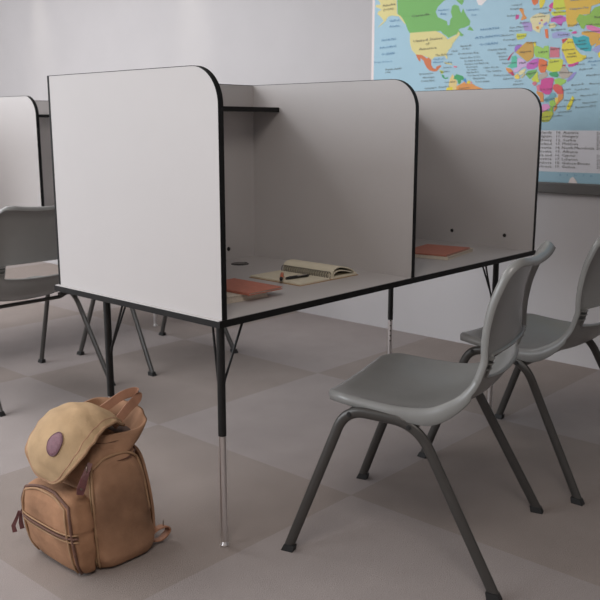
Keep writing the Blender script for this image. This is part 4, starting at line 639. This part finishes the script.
def arch(off, da, zt):
    pts = []
    a0 = math.radians(-48+da)
    for z in np.linspace(.01, zt, 12): pts.append(pockp(z, a0, off))
    a1 = -math.pi-a0
    for t in np.linspace(0, 1, 16)[1:-1]: pts.append(pockp(min(zt+.018*math.sin(t*math.pi), .2149), a0+(a1-a0)*t, off))
    for z in np.linspace(zt, .01, 12): pts.append(pockp(z, a1, off))
    return catmull([tuple(q) for q in pts], 2)
obj('piping', sweep(bmesh.new(), arch(.002, 0, .188), .0030, seg=8, up=(0, 0, 1)), M['canvas_edge'], pk, smooth=True)
obj('zip', sweep(bmesh.new(), arch(.001, 14, .192), .0042, seg=8, up=(0, 0, 1)), M['zip'], pk, smooth=True)
# pulls on the far end of the pocket zip
for dx, sw in ((0, .0), (.012, .012)):
    q = pockp(.118, math.radians(205), .004)+Vector((dx*.3, -dx, 0))
    b = ribbon(bmesh.new(), [tuple(q+Vector((-.002, 0, .004))), tuple(q+Vector((-.006, -.004, -.012))), tuple(q+Vector((-.008, -.004-sw, -.034))), tuple(q+Vector((-.006, -.002-sw, -.052)))], (.55, .83, 0), [.006, .008, .011, .012], .003)
    o_ = obj('zip_pull', b, M['leather'], bp, smooth=False); o_['label'] = 'dark leather zip pull'
# leather tab with rivet and buckle at the flap's near corner
c0 = Vector((.112, -.118, .268))
b = ribbon(bmesh.new(), [tuple(c0+Vector(v)) for v in ((.004, .018, .028), (.010, .004, .014), (.012, -.008, -.004), (.010, -.016, -.026), (.006, -.018, -.042))], (.55, .83, 0), [.012, .015, .018, .021, .017], .004)
tb = obj('leather_tab', b, M['leather'], bp); tb['label'] = 'dark leather tab with a rivet'
c1 = c0+Vector((.010, -.016, -.026)); d = Vector((.83, -.55, .1)).normalized()
obj('rivet', cyl(bmesh.new(), tuple(c1+d*.001), tuple(c1+d*.0045), .0034, .0026, 14), M['brass'], tb)
c2 = c0+Vector((.008, .008, .020)); r_ = [(c2.x+.010*math.cos(a)*.8, c2.y-.004+.010*math.cos(a)*-.5, c2.z+.008*math.sin(a)) for a in [k/16*2*math.pi for k in range(16)]]
obj('buckle', sweep(bmesh.new(), r_, .0017, seg=8, closed=True, up=(0, 1, 0)), M['brass'], tb, smooth=True)
# carrying handle pulled up behind the flap
hp = catmull([(-.02, .010, .366), (-.01, .045, .380), (-.005, .088, .398), (.0, .124, .402), (.006, .136, .397), (.014, .124, .384), (.030, .085, .374), (.045, .045, .358), (.05, .02, .345)], 6)
wv = [(.35, .55, -.75) for i in range(len(hp))]
obj('handle', ribbon(bmesh.new(), [tuple(q) for q in hp], wv, [.020+.006*math.sin(i/len(hp)*3.1) for i in range(len(hp))], .0045), M['strap'], bp, smooth=False)
# webbing stub and slider at the rear bottom
b = ribbon(bmesh.new(), catmull([(.100, .092, .036), (.104, .112, .044), (.106, .138, .042), (.106, .146, .026), (.104, .122, .010), (.100, .096, .012)], 5), (1, 0, .1), .024, .004)
st = obj('shoulder_strap_end', b, M['strap'], bp)
obj('strap_loop_wire', sweep(bmesh.new(), [(.108, .128, .036), (.109, .129, .060), (.106, .132, .062), (.104, .132, .040)], .0013, seg=6), M['brass'], st, smooth=True)
# two shoulder straps folded against the back
for s in (-1, 1):
    pts = catmull([(s*.045, .050, .300), (s*.055, .085, .26), (s*.065, .102, .18), (s*.075, .108, .10), (s*.08, .106, .04)], 6)
    obj('shoulder_strap', ribbon(bmesh.new(), pts, (1, 0, 0), .036, .008), M['canvas'], bp, smooth=False)
